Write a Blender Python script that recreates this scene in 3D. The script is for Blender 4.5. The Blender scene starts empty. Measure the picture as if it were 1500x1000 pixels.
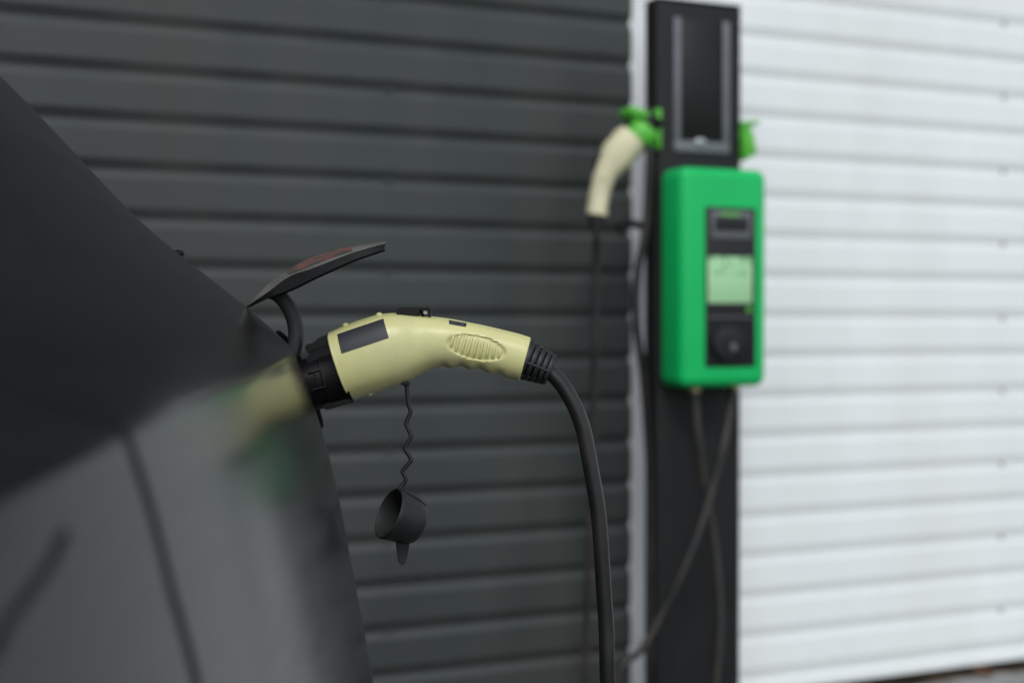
import bpy, bmesh, math, random
from mathutils import Vector, Matrix
R = math.radians
random.seed(4)
SC = bpy.context.scene
COL = SC.collection

# ------------------------------------------------------------------ camera
F = 50.0 / 36.0 * 1500          # focal length in photo pixels
PITCH = math.atan(30 / F)
CZ = 0.9
cam_d = bpy.data.cameras.new('camera'); cam = bpy.data.objects.new('camera', cam_d); COL.objects.link(cam)
cam.location = (0, 0, CZ); cam.rotation_euler = (math.pi / 2 - PITCH, 0, 0)
cam_d.lens = 50; cam_d.sensor_width = 36; cam_d.clip_start = 0.02; cam_d.clip_end = 2000
cam_d.dof.use_dof = True; cam_d.dof.focus_distance = 1.35; cam_d.dof.aperture_fstop = 3.0
cam_d.dof.aperture_blades = 0
SC.camera = cam

# ------------------------------------------------------------------ light
SUN_DIR = Vector((0.02, -0.66, 0.72)).normalized()      # towards the sun
world = bpy.data.worlds.new('World'); SC.world = world; world.use_nodes = True
nt = world.node_tree; nt.nodes.clear()
sky = nt.nodes.new('ShaderNodeTexSky'); sky.sky_type = 'NISHITA'; sky.sun_disc = False
sky.sun_elevation = math.asin(SUN_DIR.z); sky.sun_rotation = math.atan2(SUN_DIR.x, SUN_DIR.y)
sky.air_density = 1.0; sky.dust_density = 1.0; sky.ozone_density = 1.0
hs = nt.nodes.new('ShaderNodeHueSaturation'); hs.inputs['Saturation'].default_value = 0.36
bg = nt.nodes.new('ShaderNodeBackground'); bg.inputs[1].default_value = 0.10
wo = nt.nodes.new('ShaderNodeOutputWorld')
nt.links.new(sky.outputs[0], hs.inputs['Color']); nt.links.new(hs.outputs[0], bg.inputs[0]); nt.links.new(bg.outputs[0], wo.inputs[0])
sun_d = bpy.data.lights.new('sun', 'SUN'); sun_d.energy = 0.6; sun_d.angle = R(14); sun_d.color = (1.0, 0.985, 0.955)
sun = bpy.data.objects.new('sun', sun_d); COL.objects.link(sun)
sun.rotation_euler = SUN_DIR.to_track_quat('Z', 'Y').to_euler(); sun.location = (-3, -2, 6)
SC.view_settings.view_transform = 'Standard'; SC.view_settings.look = 'None'
SC.view_settings.exposure = 1.10; SC.view_settings.gamma = 1; SC.view_settings.use_curve_mapping = False

# ------------------------------------------------------------------ helpers
def at(px, py, Y):
    """world point at distance Y in front of the camera, measured from the photo"""
    c, s = math.cos(PITCH), math.sin(PITCH); a = (500 - py) / F
    z = Y * (a * c - s) / (c + a * s); d = Y * c - z * s
    return Vector(((px - 750) / F * d, Y, CZ + z))

def thing(name, label, cat, loc=(0, 0, 0), rz=0, group=None):
    o = bpy.data.objects.new(name, None); COL.objects.link(o); o.empty_display_size = 0.05
    o.location = loc; o.rotation_euler = (0, 0, rz)
    o['label'] = label; o['category'] = cat; o['kind'] = 'thing'
    if group: o['group'] = group
    return o

def link(name, me, parent=None, label=None):
    o = bpy.data.objects.new(name, me); COL.objects.link(o)
    if parent is not None: o.parent = parent
    if label: o['label'] = label
    return o

def finish(me, mat, smooth=True, sharp=None):
    if isinstance(mat, (list, tuple)):
        for m in mat: me.materials.append(m)
    else: me.materials.append(mat)
    if smooth:
        me.polygons.foreach_set('use_smooth', [True] * len(me.polygons))
        me.set_sharp_from_angle(angle=R(sharp if sharp else 40))
    return me

def bm_mesh(name, bm, mat, smooth=True, sharp=None):
    bmesh.ops.recalc_face_normals(bm, faces=bm.faces)
    me = bpy.data.meshes.new(name); bm.to_mesh(me); bm.free()
    return finish(me, mat, smooth, sharp)

def grid_into(bm, rows, closed_u=False, closed_v=False):
    """rows: list of lists of points -> quads"""
    vs = [[bm.verts.new(p) for p in r] for r in rows]
    n, m = len(rows), len(rows[0])
    for i in range(n if closed_u else n - 1):
        for j in range(m if closed_v else m - 1):
            a, b, c, d = vs[i][j], vs[(i + 1) % n][j], vs[(i + 1) % n][(j + 1) % m], vs[i][(j + 1) % m]
            try: bm.faces.new((a, b, c, d))
            except ValueError: pass
    return vs

def catmull(pts, n=8):
    pts = [Vector(p) for p in pts]
    if len(pts) < 3: return pts
    out = []
    P = [2 * pts[0] - pts[1]] + pts + [2 * pts[-1] - pts[-2]]
    for i in range(1, len(P) - 2):
        for k in range(n):
            t = k / n; a, b, c, d = P[i - 1], P[i], P[i + 1], P[i + 2]
            out.append(0.5 * ((2 * b) + (c - a) * t + (2 * a - 5 * b + 4 * c - d) * t * t + (3 * b - a - 3 * c + d) * t ** 3))
    out.append(pts[-1]); return out

def frames(pts):
    """parallel transport frames"""
    T = []
    for i in range(len(pts)):
        a = pts[max(i - 1, 0)]; b = pts[min(i + 1, len(pts) - 1)]
        T.append((b - a).normalized())
    up = Vector((0, 1, 0)) if abs(T[0].y) < 0.9 else Vector((1, 0, 0))
    n = (up - T[0] * up.dot(T[0])).normalized(); fr = []
    for t in T:
        n = (n - t * n.dot(t)).normalized(); fr.append((t, n, t.cross(n)))
    return fr

def tube_bm(bm, pts, r, seg=12, cap=True, flat=None):
    pts = [Vector(p) for p in pts]; fr = frames(pts); rows = []
    for i, (p, (t, n, b)) in enumerate(zip(pts, fr)):
        rr = r[i] if isinstance(r, (list, tuple)) else r
        ry = rr if flat is None else flat
        rows.append([p + n * (math.cos(2 * math.pi * k / seg) * ry) + b * (math.sin(2 * math.pi * k / seg) * rr) for k in range(seg)])
    vs = grid_into(bm, rows, closed_v=True)
    if cap:
        bm.faces.new(vs[0]); bm.faces.new(list(reversed(vs[-1])))

def tube(name, pts, r, mat, parent=None, seg=12, flat=None, label=None):
    bm = bmesh.new(); tube_bm(bm, pts, r, seg, True, flat)
    return link(name, bm_mesh(name, bm, mat, True, 50), parent, label)

def box_bm(bm, lo, hi, bevel=0.0, seg=2, M=None):
    lo, hi = Vector(lo), Vector(hi)
    g = bmesh.ops.create_cube(bm, size=1.0)
    vs = g['verts']
    for v in vs:
        v.co = Vector(((lo[i] + hi[i]) / 2 + v.co[i] * (hi[i] - lo[i])) for i in range(3))
    if bevel > 0:
        es = list({e for v in vs for e in v.link_edges})
        r = bmesh.ops.bevel(bm, geom=es, offset=bevel, segments=seg, affect='EDGES', profile=0.5)
        vs = list({v for f in r['faces'] for v in f.verts} | {v for v in vs if v.is_valid})
    if M is not None:
        for v in vs: v.co = M @ v.co

def box(name, lo, hi, mat, parent=None, bevel=0.0, seg=2, label=None):
    bm = bmesh.new(); box_bm(bm, lo, hi, bevel, seg)
    return link(name, bm_mesh(name, bm, mat, bevel > 0, 60), parent, label)

def lathe_bm(bm, prof, origin, axis, seg=32, cap=(False, False), side=None):
    """prof: (distance along axis, radius)"""
    axis = Vector(axis).normalized(); side = Vector(side) if side else Vector((0, 1, 0))
    n = (side - axis * side.dot(axis)).normalized(); b = axis.cross(n); o = Vector(origin)
    rows = [[o + axis * d + (n * math.cos(2 * math.pi * k / seg) + b * math.sin(2 * math.pi * k / seg)) * r for k in range(seg)] for d, r in prof]
    vs = grid_into(bm, rows, closed_v=True)
    if cap[0]: bm.faces.new(vs[0])
    if cap[1]: bm.faces.new(list(reversed(vs[-1])))

def prism(name, poly, y0, y1, mat, parent=None, bevel=0.0, label=None):
    """poly of (x,z) points, extruded along y"""
    bm = bmesh.new()
    a = [bm.verts.new((p[0], y0, p[1])) for p in poly]; b = [bm.verts.new((p[0], y1, p[1])) for p in poly]
    bm.faces.new(a); bm.faces.new(list(reversed(b)))
    n = len(poly)
    for i in range(n): bm.faces.new((a[i], b[i], b[(i + 1) % n], a[(i + 1) % n]))
    if bevel: bmesh.ops.bevel(bm, geom=list(bm.edges), offset=bevel, segments=2, affect='EDGES')
    return link(name, bm_mesh(name, bm, mat, bevel > 0, 50), parent, label)

# ------------------------------------------------------------------ materials
def mat(name, col, rough=0.5, metal=0.0, spec=0.5, var=0.0, vscale=20, bump=0.0, bscale=200, rvar=0.0, coat=0.0, dirt=None, dscale=6, damt=0.0, stretch=(1, 1, 1), world=False):
    m = bpy.data.materials.new(name); m.use_nodes = True
    t = m.node_tree; b = t.nodes['Principled BSDF']
    b.inputs['Base Color'].default_value = (*col, 1); b.inputs['Roughness'].default_value = rough
    b.inputs['Metallic'].default_value = metal; b.inputs['Specular IOR Level'].default_value = spec
    b.inputs['Coat Weight'].default_value = coat; b.inputs['Coat Roughness'].default_value = 0.05
    tc = t.nodes.new('ShaderNodeTexCoord'); mp = t.nodes.new('ShaderNodeMapping'); mp.inputs['Scale'].default_value = stretch
    if world: t.links.new(t.nodes.new('ShaderNodeNewGeometry').outputs['Position'], mp.inputs[0])
    else: t.links.new(tc.outputs['Object'], mp.inputs[0])
    def noise(s, d=6):
        n = t.nodes.new('ShaderNodeTexNoise'); n.inputs['Scale'].default_value = s; n.inputs['Detail'].default_value = d
        t.links.new(mp.outputs[0], n.inputs['Vector']); return n
    def rng(src, a, c, lo=0.3, hi=0.7):
        r = t.nodes.new('ShaderNodeMapRange'); r.inputs[1].default_value = lo; r.inputs[2].default_value = hi
        r.inputs[3].default_value = a; r.inputs[4].default_value = c; t.links.new(src, r.inputs[0]); return r
    last = None
    if var:
        n = noise(vscale); r = rng(n.outputs[0], 1 - var, 1 + var)
        mx = t.nodes.new('ShaderNodeVectorMath'); mx.operation = 'SCALE'; mx.inputs[0].default_value = col
        t.links.new(r.outputs[0], mx.inputs['Scale']); last = mx.outputs[0]
    if dirt:
        n = noise(dscale, 10); r = rng(n.outputs[0], 0, damt, 0.42, 0.72)
        mx = t.nodes.new('ShaderNodeMix'); mx.data_type = 'RGBA'
        mx.inputs[6].default_value = (*col, 1); mx.inputs[7].default_value = (*dirt, 1)
        if last: t.links.new(last, mx.inputs[6])
        t.links.new(r.outputs[0], mx.inputs[0]); last = mx.outputs[2]
        r2 = rng(n.outputs[0], rough, min(1, rough + 0.5 * damt + rvar), 0.42, 0.72); t.links.new(r2.outputs[0], b.inputs['Roughness'])
    elif rvar:
        n = noise(vscale * 0.7); r = rng(n.outputs[0], max(0.02, rough - rvar), rough + rvar); t.links.new(r.outputs[0], b.inputs['Roughness'])
    if last: t.links.new(last, b.inputs['Base Color'])
    if bump:
        n = noise(bscale, 4); bu = t.nodes.new('ShaderNodeBump'); bu.inputs['Strength'].default_value = bump; bu.inputs['Distance'].default_value = 0.001
        t.links.new(n.outputs[0], bu.inputs['Height']); t.links.new(bu.outputs[0], b.inputs['Normal'])
    return m

M = {}
M['dark_metal'] = mat('dark_siding_paint', (0.033, 0.0395, 0.0375), 0.47, spec=0.4, var=0.08, vscale=3, rvar=0.06, bump=0.06, bscale=60, dirt=(0.062, 0.066, 0.060), dscale=2.2, damt=0.45, stretch=(2.2, 2.2, 0.7), world=True)
M['fascia'] = mat('fascia_paint', (0.020, 0.022, 0.022), 0.5, var=0.1, vscale=3)
M['white_metal'] = mat('white_siding_paint', (0.725, 0.762, 0.757), 0.45, var=0.03, vscale=3, rvar=0.06, bump=0.05, bscale=60, dirt=(0.60, 0.61, 0.575), dscale=2.0, damt=0.28, stretch=(2.2, 2.2, 0.6), world=True)
M['trim'] = mat('pale_trim_paint', (0.64, 0.66, 0.67), 0.4, var=0.06, vscale=8)
M['screw'] = mat('screw_zinc', (0.36, 0.365, 0.36), 0.5, metal=0.4, var=0.2, vscale=90)
M['post'] = mat('post_powder_coat', (0.0075, 0.008, 0.0083), 0.58, spec=0.3, var=0.12, vscale=10, bump=0.15, bscale=900, dirt=(0.018, 0.018, 0.0175), dscale=5, damt=0.4)
M['post_frame'] = mat('post_frame_grey', (0.12, 0.127, 0.14), 0.38, var=0.12, vscale=14)
M['emblem'] = mat('emblem_metal', (0.42, 0.45, 0.48), 0.3, metal=0.6, var=0.1, vscale=80)
M['green_box'] = mat('green_plastic', (0.003, 0.43, 0.105), 0.45, spec=0.3, var=0.05, vscale=9, bump=0.08, bscale=700)
M['green_holster'] = mat('lime_plastic', (0.085, 0.42, 0.035), 0.42, var=0.06, vscale=20)
M['panel'] = mat('black_panel_plastic', (0.011, 0.011, 0.0125), 0.45, spec=0.3, var=0.1, vscale=30)
M['panel_grey'] = mat('panel_grey_print', (0.10, 0.11, 0.115), 0.4, var=0.1, vscale=50)
M['brass'] = mat('brass_gland', (0.45, 0.36, 0.20), 0.4, metal=0.8, var=0.1, vscale=80)
M['rubber'] = mat('cable_rubber', (0.009, 0.0092, 0.0092), 0.40, spec=0.4, var=0.15, vscale=40, bump=0.1, bscale=500, dirt=(0.055, 0.049, 0.038), dscale=11, damt=0.5)
M['black'] = mat('black_plastic', (0.0035, 0.0035, 0.004), 0.40, spec=0.22, var=0.15, vscale=60, bump=0.08, bscale=900, dirt=(0.010, 0.010, 0.0095), dscale=25, damt=0.3)
M['cap_rubber'] = mat('cap_rubber', (0.0095, 0.0105, 0.0112), 0.5, spec=0.4, var=0.12, vscale=60, bump=0.12, bscale=1200, dirt=(0.025, 0.025, 0.024), dscale=30, damt=0.3)
M['cream'] = mat('cream_plastic', (0.53, 0.52, 0.235), 0.36, var=0.04, vscale=30, bump=0.05, bscale=1500, dirt=(0.36, 0.36, 0.20), dscale=34, damt=0.45)
M['label_grey'] = mat('label_slate', (0.021, 0.0225, 0.029), 0.55, spec=0.4, var=0.10, vscale=60, bump=0.1, bscale=500)
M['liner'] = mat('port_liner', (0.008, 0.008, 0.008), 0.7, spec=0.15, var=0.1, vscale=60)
M['leaf'] = mat('dry_leaf', (0.15, 0.06, 0.025), 0.7, var=0.4, vscale=50)
M['debris'] = mat('leaf_litter', (0.06, 0.04, 0.02), 0.9, var=0.6, vscale=60, bump=0.6, bscale=90)
M['paver'] = mat('grey_paver', (0.20, 0.205, 0.20), 0.85, var=0.22, vscale=7, bump=0.4, bscale=160, dirt=(0.09, 0.085, 0.07), dscale=5, damt=0.6, world=True)
M['tyre'] = mat('tyre_rubber', (0.018, 0.018, 0.018), 0.8, var=0.2, vscale=30)
M['rim'] = mat('alloy_rim', (0.35, 0.35, 0.36), 0.35, metal=0.8, var=0.05, vscale=30)

def ground_mat():
    m = bpy.data.materials.new('paving_far'); m.use_nodes = True; t = m.node_tree; b = t.nodes['Principled BSDF']
    tc = t.nodes.new('ShaderNodeTexCoord'); br = t.nodes.new('ShaderNodeTexBrick'); n = t.nodes.new('ShaderNodeTexNoise')
    br.inputs['Scale'].default_value = 5; br.inputs['Color1'].default_value = (0.085, 0.085, 0.082, 1); br.inputs['Color2'].default_value = (0.11, 0.11, 0.107, 1)
    br.inputs['Mortar'].default_value = (0.04, 0.038, 0.032, 1); br.inputs['Mortar Size'].default_value = 0.02
    t.links.new(tc.outputs['Object'], br.inputs['Vector']); t.links.new(tc.outputs['Object'], n.inputs['Vector']); n.inputs['Scale'].default_value = 3
    mx = t.nodes.new('ShaderNodeMix'); mx.data_type = 'RGBA'; mx.blend_type = 'MULTIPLY'; mx.inputs[0].default_value = 0.35
    t.links.new(br.outputs[0], mx.inputs[6]); t.links.new(n.outputs[0], mx.inputs[7]); t.links.new(mx.outputs[2], b.inputs['Base Color'])
    b.inputs['Roughness'].default_value = 0.9
    return m

def car_paint(name='graphite_car_paint', dust=0.0, film=(0.012, 0.0122, 0.0115, 1), speck=(0.05, 0.05, 0.046, 1)):
    """dark graphite paint under a dusty clear coat: streaky dust film, wipe marks, fine specks"""
    m = bpy.data.materials.new(name); m.use_nodes = True; t = m.node_tree; b = t.nodes['Principled BSDF']
    N, L = t.nodes.new, t.links.new
    tc = N('ShaderNodeTexCoord')
    mp = N('ShaderNodeMapping'); mp.inputs['Scale'].default_value = (9, 2.5, 16); mp.inputs['Rotation'].default_value = (0.5, 0.6, 0.2)
    L(tc.outputs['Object'], mp.inputs[0])
    n1 = N('ShaderNodeTexNoise'); n1.inputs['Scale'].default_value = 1.6; n1.inputs['Detail'].default_value = 9; n1.inputs['Distortion'].default_value = 1.2
    L(mp.outputs[0], n1.inputs['Vector'])
    n2 = N('ShaderNodeTexNoise'); n2.inputs['Scale'].default_value = 420; n2.inputs['Detail'].default_value = 2
    L(tc.outputs['Object'], n2.inputs['Vector'])
    r1 = N('ShaderNodeMapRange'); r1.inputs[1].default_value = 0.38; r1.inputs[2].default_value = 0.72; r1.inputs[3].default_value = 0.05 + dust; r1.inputs[4].default_value = 0.45 + dust
    L(n1.outputs[0], r1.inputs[0])
    r2 = N('ShaderNodeMapRange'); r2.inputs[1].default_value = 0.66; r2.inputs[2].default_value = 0.80; r2.inputs[3].default_value = 0.0; r2.inputs[4].default_value = 0.55
    L(n2.outputs[0], r2.inputs[0])
    ad = r1
    mx = N('ShaderNodeMix'); mx.data_type = 'RGBA'; mx.inputs[6].default_value = (0.0022, 0.0025, 0.0027, 1); mx.inputs[7].default_value = film
    L(ad.outputs[0], mx.inputs[0])
    m2 = N('ShaderNodeMix'); m2.data_type = 'RGBA'; m2.inputs[7].default_value = speck; L(r2.outputs[0], m2.inputs[0]); L(mx.outputs[2], m2.inputs[6]); L(m2.outputs[2], b.inputs['Base Color'])
    rr = N('ShaderNodeMapRange'); rr.inputs[3].default_value = 0.18; rr.inputs[4].default_value = 0.30; L(ad.outputs[0], rr.inputs[0]); L(rr.outputs[0], b.inputs['Roughness'])
    b.inputs['Specular IOR Level'].default_value = 0.5
    return m
M['paint'] = car_paint()
M['dusty_paint'] = car_paint('dusty_flap_paint', 0.40, (0.20, 0.195, 0.18, 1))

def flap_reflection_mat():  # blotchy red colour standing in for a reflection on the flap
    m = bpy.data.materials.new('painted_red_reflection'); m.use_nodes = True; t = m.node_tree; b = t.nodes['Principled BSDF']
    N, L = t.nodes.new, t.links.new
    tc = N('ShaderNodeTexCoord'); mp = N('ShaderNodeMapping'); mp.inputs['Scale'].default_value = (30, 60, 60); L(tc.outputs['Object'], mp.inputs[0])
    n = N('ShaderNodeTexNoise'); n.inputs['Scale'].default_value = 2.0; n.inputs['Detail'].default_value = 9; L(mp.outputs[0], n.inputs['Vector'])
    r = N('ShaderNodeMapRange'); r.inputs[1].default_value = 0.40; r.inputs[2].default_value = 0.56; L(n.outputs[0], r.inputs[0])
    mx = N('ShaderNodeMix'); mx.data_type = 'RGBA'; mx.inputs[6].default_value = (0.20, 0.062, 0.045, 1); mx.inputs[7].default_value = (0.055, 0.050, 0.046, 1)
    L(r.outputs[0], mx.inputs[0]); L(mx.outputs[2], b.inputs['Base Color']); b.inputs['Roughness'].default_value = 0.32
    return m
M['red_reflection'] = flap_reflection_mat()

def lcd_mat():
    """pale green liquid crystal window: flat print of darker bars in its upper part"""
    m = bpy.data.materials.new('lcd_window'); m.use_nodes = True; t = m.node_tree; b = t.nodes['Principled BSDF']
    N, L = t.nodes.new, t.links.new
    tc = N('ShaderNodeTexCoord'); sx = N('ShaderNodeSeparateXYZ'); L(tc.outputs['Generated'], sx.inputs[0])
    mp = N('ShaderNodeMapping'); mp.inputs['Scale'].default_value = (7, 1, 9); L(tc.outputs['Generated'], mp.inputs[0])
    n = N('ShaderNodeTexNoise'); n.inputs['Scale'].default_value = 1.0; n.inputs['Detail'].default_value = 3; L(mp.outputs[0], n.inputs['Vector'])
    r = N('ShaderNodeMapRange'); r.inputs[1].default_value = 0.45; r.inputs[2].default_value = 0.6; L(n.outputs[0], r.inputs[0])
    h = N('ShaderNodeMapRange'); h.inputs[1].default_value = 0.5; h.inputs[2].default_value = 0.66; L(sx.outputs['Z'], h.inputs[0])
    mu = N('ShaderNodeMath'); mu.operation = 'MULTIPLY'; L(r.outputs[0], mu.inputs[0]); L(h.outputs[0], mu.inputs[1])
    mx = N('ShaderNodeMix'); mx.data_type = 'RGBA'; mx.inputs[6].default_value = (0.34, 0.60, 0.33, 1); mx.inputs[7].default_value = (0.15, 0.36, 0.15, 1)
    L(mu.outputs[0], mx.inputs[0]); L(mx.outputs[2], b.inputs['Base Color']); b.inputs['Roughness'].default_value = 0.25
    return m
M['lcd'] = lcd_mat()

# ------------------------------------------------------------------ the setting, wall frame
TH = math.atan2(0.413, 0.911)
DW = Vector((math.cos(TH), math.sin(TH), 0)); NW = Vector((math.sin(TH), -math.cos(TH), 0))   # along the wall, out of the wall
W0 = Vector((0.44, 3.30, 0.0))                                                                # local wall frame: x along, -y out, z up

g = bmesh.new()
for p in ((-900, -900), (900, -900), (900, 900), (-900, 900)): g.verts.new((p[0], p[1], -0.016))
g.faces.new(list(g.verts))
ground = link('ground', bm_mesh('ground', g, ground_mat(), False)); ground['kind'] = 'structure'
ground['label'] = 'grey block paving running up to the foot of the wall'

# pavers near the foot of the wall: each a block of its own
def wl(s, e, z): return W0 + DW * s + NW * e + Vector((0, 0, z))
pm = []
for k in range(3):
    bm = bmesh.new(); w = 0.1955; box_bm(bm, (-w / 2, -w / 2, -0.03), (w / 2, w / 2, 0.0), 0.004 + 0.001 * k, 1)
    pm.append(bm_mesh('paver', bm, M['paver'], True, 30))
for i in range(25):
    for j in range(7):
        o = link('paver', random.choice(pm), ground)
        p = wl(-1.4 + i * 0.2 + (0.1 if j % 2 else 0), 0.13 + j * 0.2, random.uniform(-0.003, 0.002))
        o.location = p; o.rotation_euler = (random.uniform(-.006, .006), random.uniform(-.006, .006), TH + random.choice((0, 1, 2, 3)) * math.pi / 2)
# strip of litter between pavers and wall
bm = bmesh.new()
rows = []
for i in range(120):
    s = -1.5 + i * 0.045
    rows.append([wl(s, -0.02 + 0.05 * 0.17 * k * 1.0, -0.010 + random.uniform(0, 0.012)) for k in range(6)])
grid_into(bm, rows)
lit = link('leaf_litter', bm_mesh('leaf_litter', bm, M['debris'], True, 80)); lit['kind'] = 'stuff'; lit['label'] = 'brown crumbled leaf litter along the foot of the wall'

# metal siding: one slat per course
PER = 0.0946; GZ = 0.058                # pitch of the courses, height of the lowest groove
DG = 0.0095                              # groove depth
def slat_mesh(name, L, m, DG):
    # profile from the groove below (deep) over the upward facing lip and flat pan to the groove above
    pf = [(-DG, 0.0004), (-DG, 0.0020), (-DG + 0.0012, 0.0045), (-0.0016, 0.0175), (-0.0004, 0.0200), (0.0, 0.0225), (0.0, 0.0245), (0.0, PER - 0.0185), (0.0, PER - 0.0170), (-0.0006, PER - 0.0155), (-0.0020, PER - 0.0140), (-DG + 0.0012, PER - 0.0035), (-DG, PER - 0.0020), (-DG, PER - 0.0002)]
    bm = bmesh.new(); n = 14
    rows = [[Vector((L * i / n, -e, z)) for e, z in pf] for i in range(n + 1)]
    vs = grid_into(bm, rows)
    # back skin so that the sheet has thickness
    rows2 = [[Vector((L * i / n, 0.0012 - e + 0.0006, z)) for e, z in pf] for i in range(n + 1)]
    vs2 = grid_into(bm, rows2)
    for i in (0, n):
        for j in range(len(pf) - 1): bm.faces.new((vs[i][j], vs[i][j + 1], vs2[i][j + 1], vs2[i][j]))
    me = bpy.data.meshes.new(name); bmesh.ops.recalc_face_normals(bm, faces=bm.faces); bm.to_mesh(me); bm.free()
    return finish(me, m, True, 25)
def screw_mesh(m):
    bm = bmesh.new(); lathe_bm(bm, [(0, 0.0075), (0.0015, 0.0075), (0.002, 0.0048), (0.006, 0.0046), (0.0065, 0.0035)], (0, 0, 0), (0, -1, 0), 8, (False, True), side=(0, 0, 1))
    return bm_mesh('screw', bm, m, True, 40)
SMS = {'dark_siding_paint': screw_mesh(M['dark_metal']), 'white_siding_paint': screw_mesh(M['screw'])}
S_END = -0.186                           # end of the dark siding
NC = 34
def siding(name, label, s0, s1, e0, m, screw_s, NC=34, DG=0.0082):
    w = thing(name, label, 'wall', wl(s0, e0, 0), TH)
    me = slat_mesh('slat', s1 - s0, m, DG)
    for k in range(-1, NC):
        if k == -1: continue
        o = link('slat', me, w); o.location = (random.uniform(-.001, .001), random.uniform(0, .0012), GZ + k * PER)
        for i, ss in enumerate(screw_s):
            if ss < s0: continue
            if (k + i) % 2 == 0:
                q = link('screw', SMS[m.name], w); q.location = (ss - s0, DG - 0.0005, GZ + k * PER)
    return w
dark = siding('dark_wall', 'dark grey horizontal metal siding on the left half of the building', -4.6, S_END, 0.0, M['dark_metal'], (-3.9, -2.35, -0.766))
white = siding('white_wall', 'white horizontal metal siding on the right half of the building', -0.182, 9.0, -0.0, M['white_metal'], (-5, 0.911, 2.46, 4.0), 20, 0.0036)
band = thing('upper_wall', 'dark fascia band of the building above the white siding', 'wall', wl(-0.182, 0, 0), TH)
ZB = GZ + 20 * PER
box('fascia_panel', (0.001, -0.03, ZB), (9.18, 0.03, ZB + 1.9), M['fascia'], band, 0.01, 2)
box('drip_edge', (0.0, -0.042, ZB - 0.002), (9.18, -0.031, ZB + 0.05), M['fascia'], band, 0.003, 2)
# base flashing lips
def base_lip(w, s0, s1, m):
    bm = bmesh.new(); L = s1 - s0
    pf = [(-DG, GZ), (-DG, GZ - 0.004), (-0.003, GZ - 0.012), (0.004, GZ - 0.015), (0.005, GZ - 0.038), (-0.008, GZ - 0.0395)]
    grid_into(bm, [[Vector((x, -e, z)) for e, z in pf] for x in (0, L * .5, L)])
    link('base_flashing', bm_mesh('base_flashing', bm, m, True, 25), w)
base_lip(dark, -4.6, S_END, M['dark_metal']); base_lip(white, -0.182, 9.0, M['white_metal'])
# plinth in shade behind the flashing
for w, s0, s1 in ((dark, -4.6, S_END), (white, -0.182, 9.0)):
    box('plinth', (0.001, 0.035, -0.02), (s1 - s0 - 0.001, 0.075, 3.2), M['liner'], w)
# pale trim at the joint
tr = thing('wall_trim', 'narrow pale vertical trim strip between the dark and the white siding', 'trim', wl(S_END, 0, 0), TH)
bm = bmesh.new()
pf = [(-0.002, DG - 0.002), (0.006, DG - 0.004), (0.012, DG - 0.013), (0.020, DG - 0.0145), (0.030, DG - 0.0145), (0.034, DG - 0.011), (0.036, DG - 0.002)]
grid_into(bm, [[Vector((x, y, z)) for x, y in pf] for z in (0.02, 1.1, 2.2, 3.27)])
link('narrow_strip', bm_mesh('narrow_strip', bm, M['trim'], True, 35), tr)

# ------------------------------------------------------------------ charging post
P0 = Vector((0.3002, 2.95, 0.0)); PW, PD = 0.206, 0.0512       # front left edge, width, depth
def pl(s, e, z): return P0 + DW * s + NW * e + Vector((0, 0, z))
def fit(px, py, e):
    """photo pixel -> (s, z) on the plane that stands e in front of the post's face"""
    k = (px - 750) / F
    b = P0 + NW * e
    s = (k * b.y - b.x) / (DW.x - k * DW.y)
    Y = b.y + DW.y * s
    return s, at(px, py, Y).z
PTOP = 1.570
post = thing('charging_post', 'black steel charging post standing at the joint of the dark and white siding', 'charging post', P0, TH)
box('post_body', (0, 0, 0.012), (PW, PD, PTOP - 0.006), M['post'], post, 0.004, 3)
box('post_cap', (-0.001, -0.001, PTOP - 0.0055), (PW + 0.001, PD + 0.001, PTOP), M['post'], post, 0.002, 2)
box('base_plate', (-0.03, -0.03, 0.001), (PW + 0.03, PD + 0.05, 0.0115), M['post'], post, 0.002, 2)
# recessed sign field: U of grey rails with a small oval emblem
sl, zt = fit(986, 25, 0.0); sr, zt2 = fit(1067, 30, 0.0); sb, zb = fit(1025, 224, 0.0)
rw = 0.0165
box('sign_rail', (sl, -0.004, zb + 0.024), (sl + rw, -0.0005, zt), M['post_frame'], post, 0.0015, 2)
box('sign_rail', (sr - rw, -0.004, zb + 0.024), (sr, -0.0005, zt), M['post_frame'], post, 0.0015, 2)
box('sign_rail', (sl, -0.0045, zb), (sr, -0.0005, zb + 0.0235), M['post_frame'], post, 0.0015, 2)
box('sign_panel', (sl + rw + .001, -0.002, zb + 0.0245), (sr - rw - .001, -0.0004, zt - .002), M['post'], post, 0.0006, 1)
es, ez = fit(1026, 208, 0.005)
bm = bmesh.new()
lathe_bm(bm, [(0, 0.010), (0.002, 0.010), (0.004, 0.0075), (0.0045, 0.0)], (0, 0, 0), (0, -1, 0), 24, (False, False), side=(0, 0, 1))
for v in bm.verts: v.co = Vector((v.co.x * 1.35 + es, v.co.y - 0.0044, v.co.z * 0.75 + ez))
link('emblem', bm_mesh('emblem', bm, M['emblem'], True, 50), post)

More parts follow.
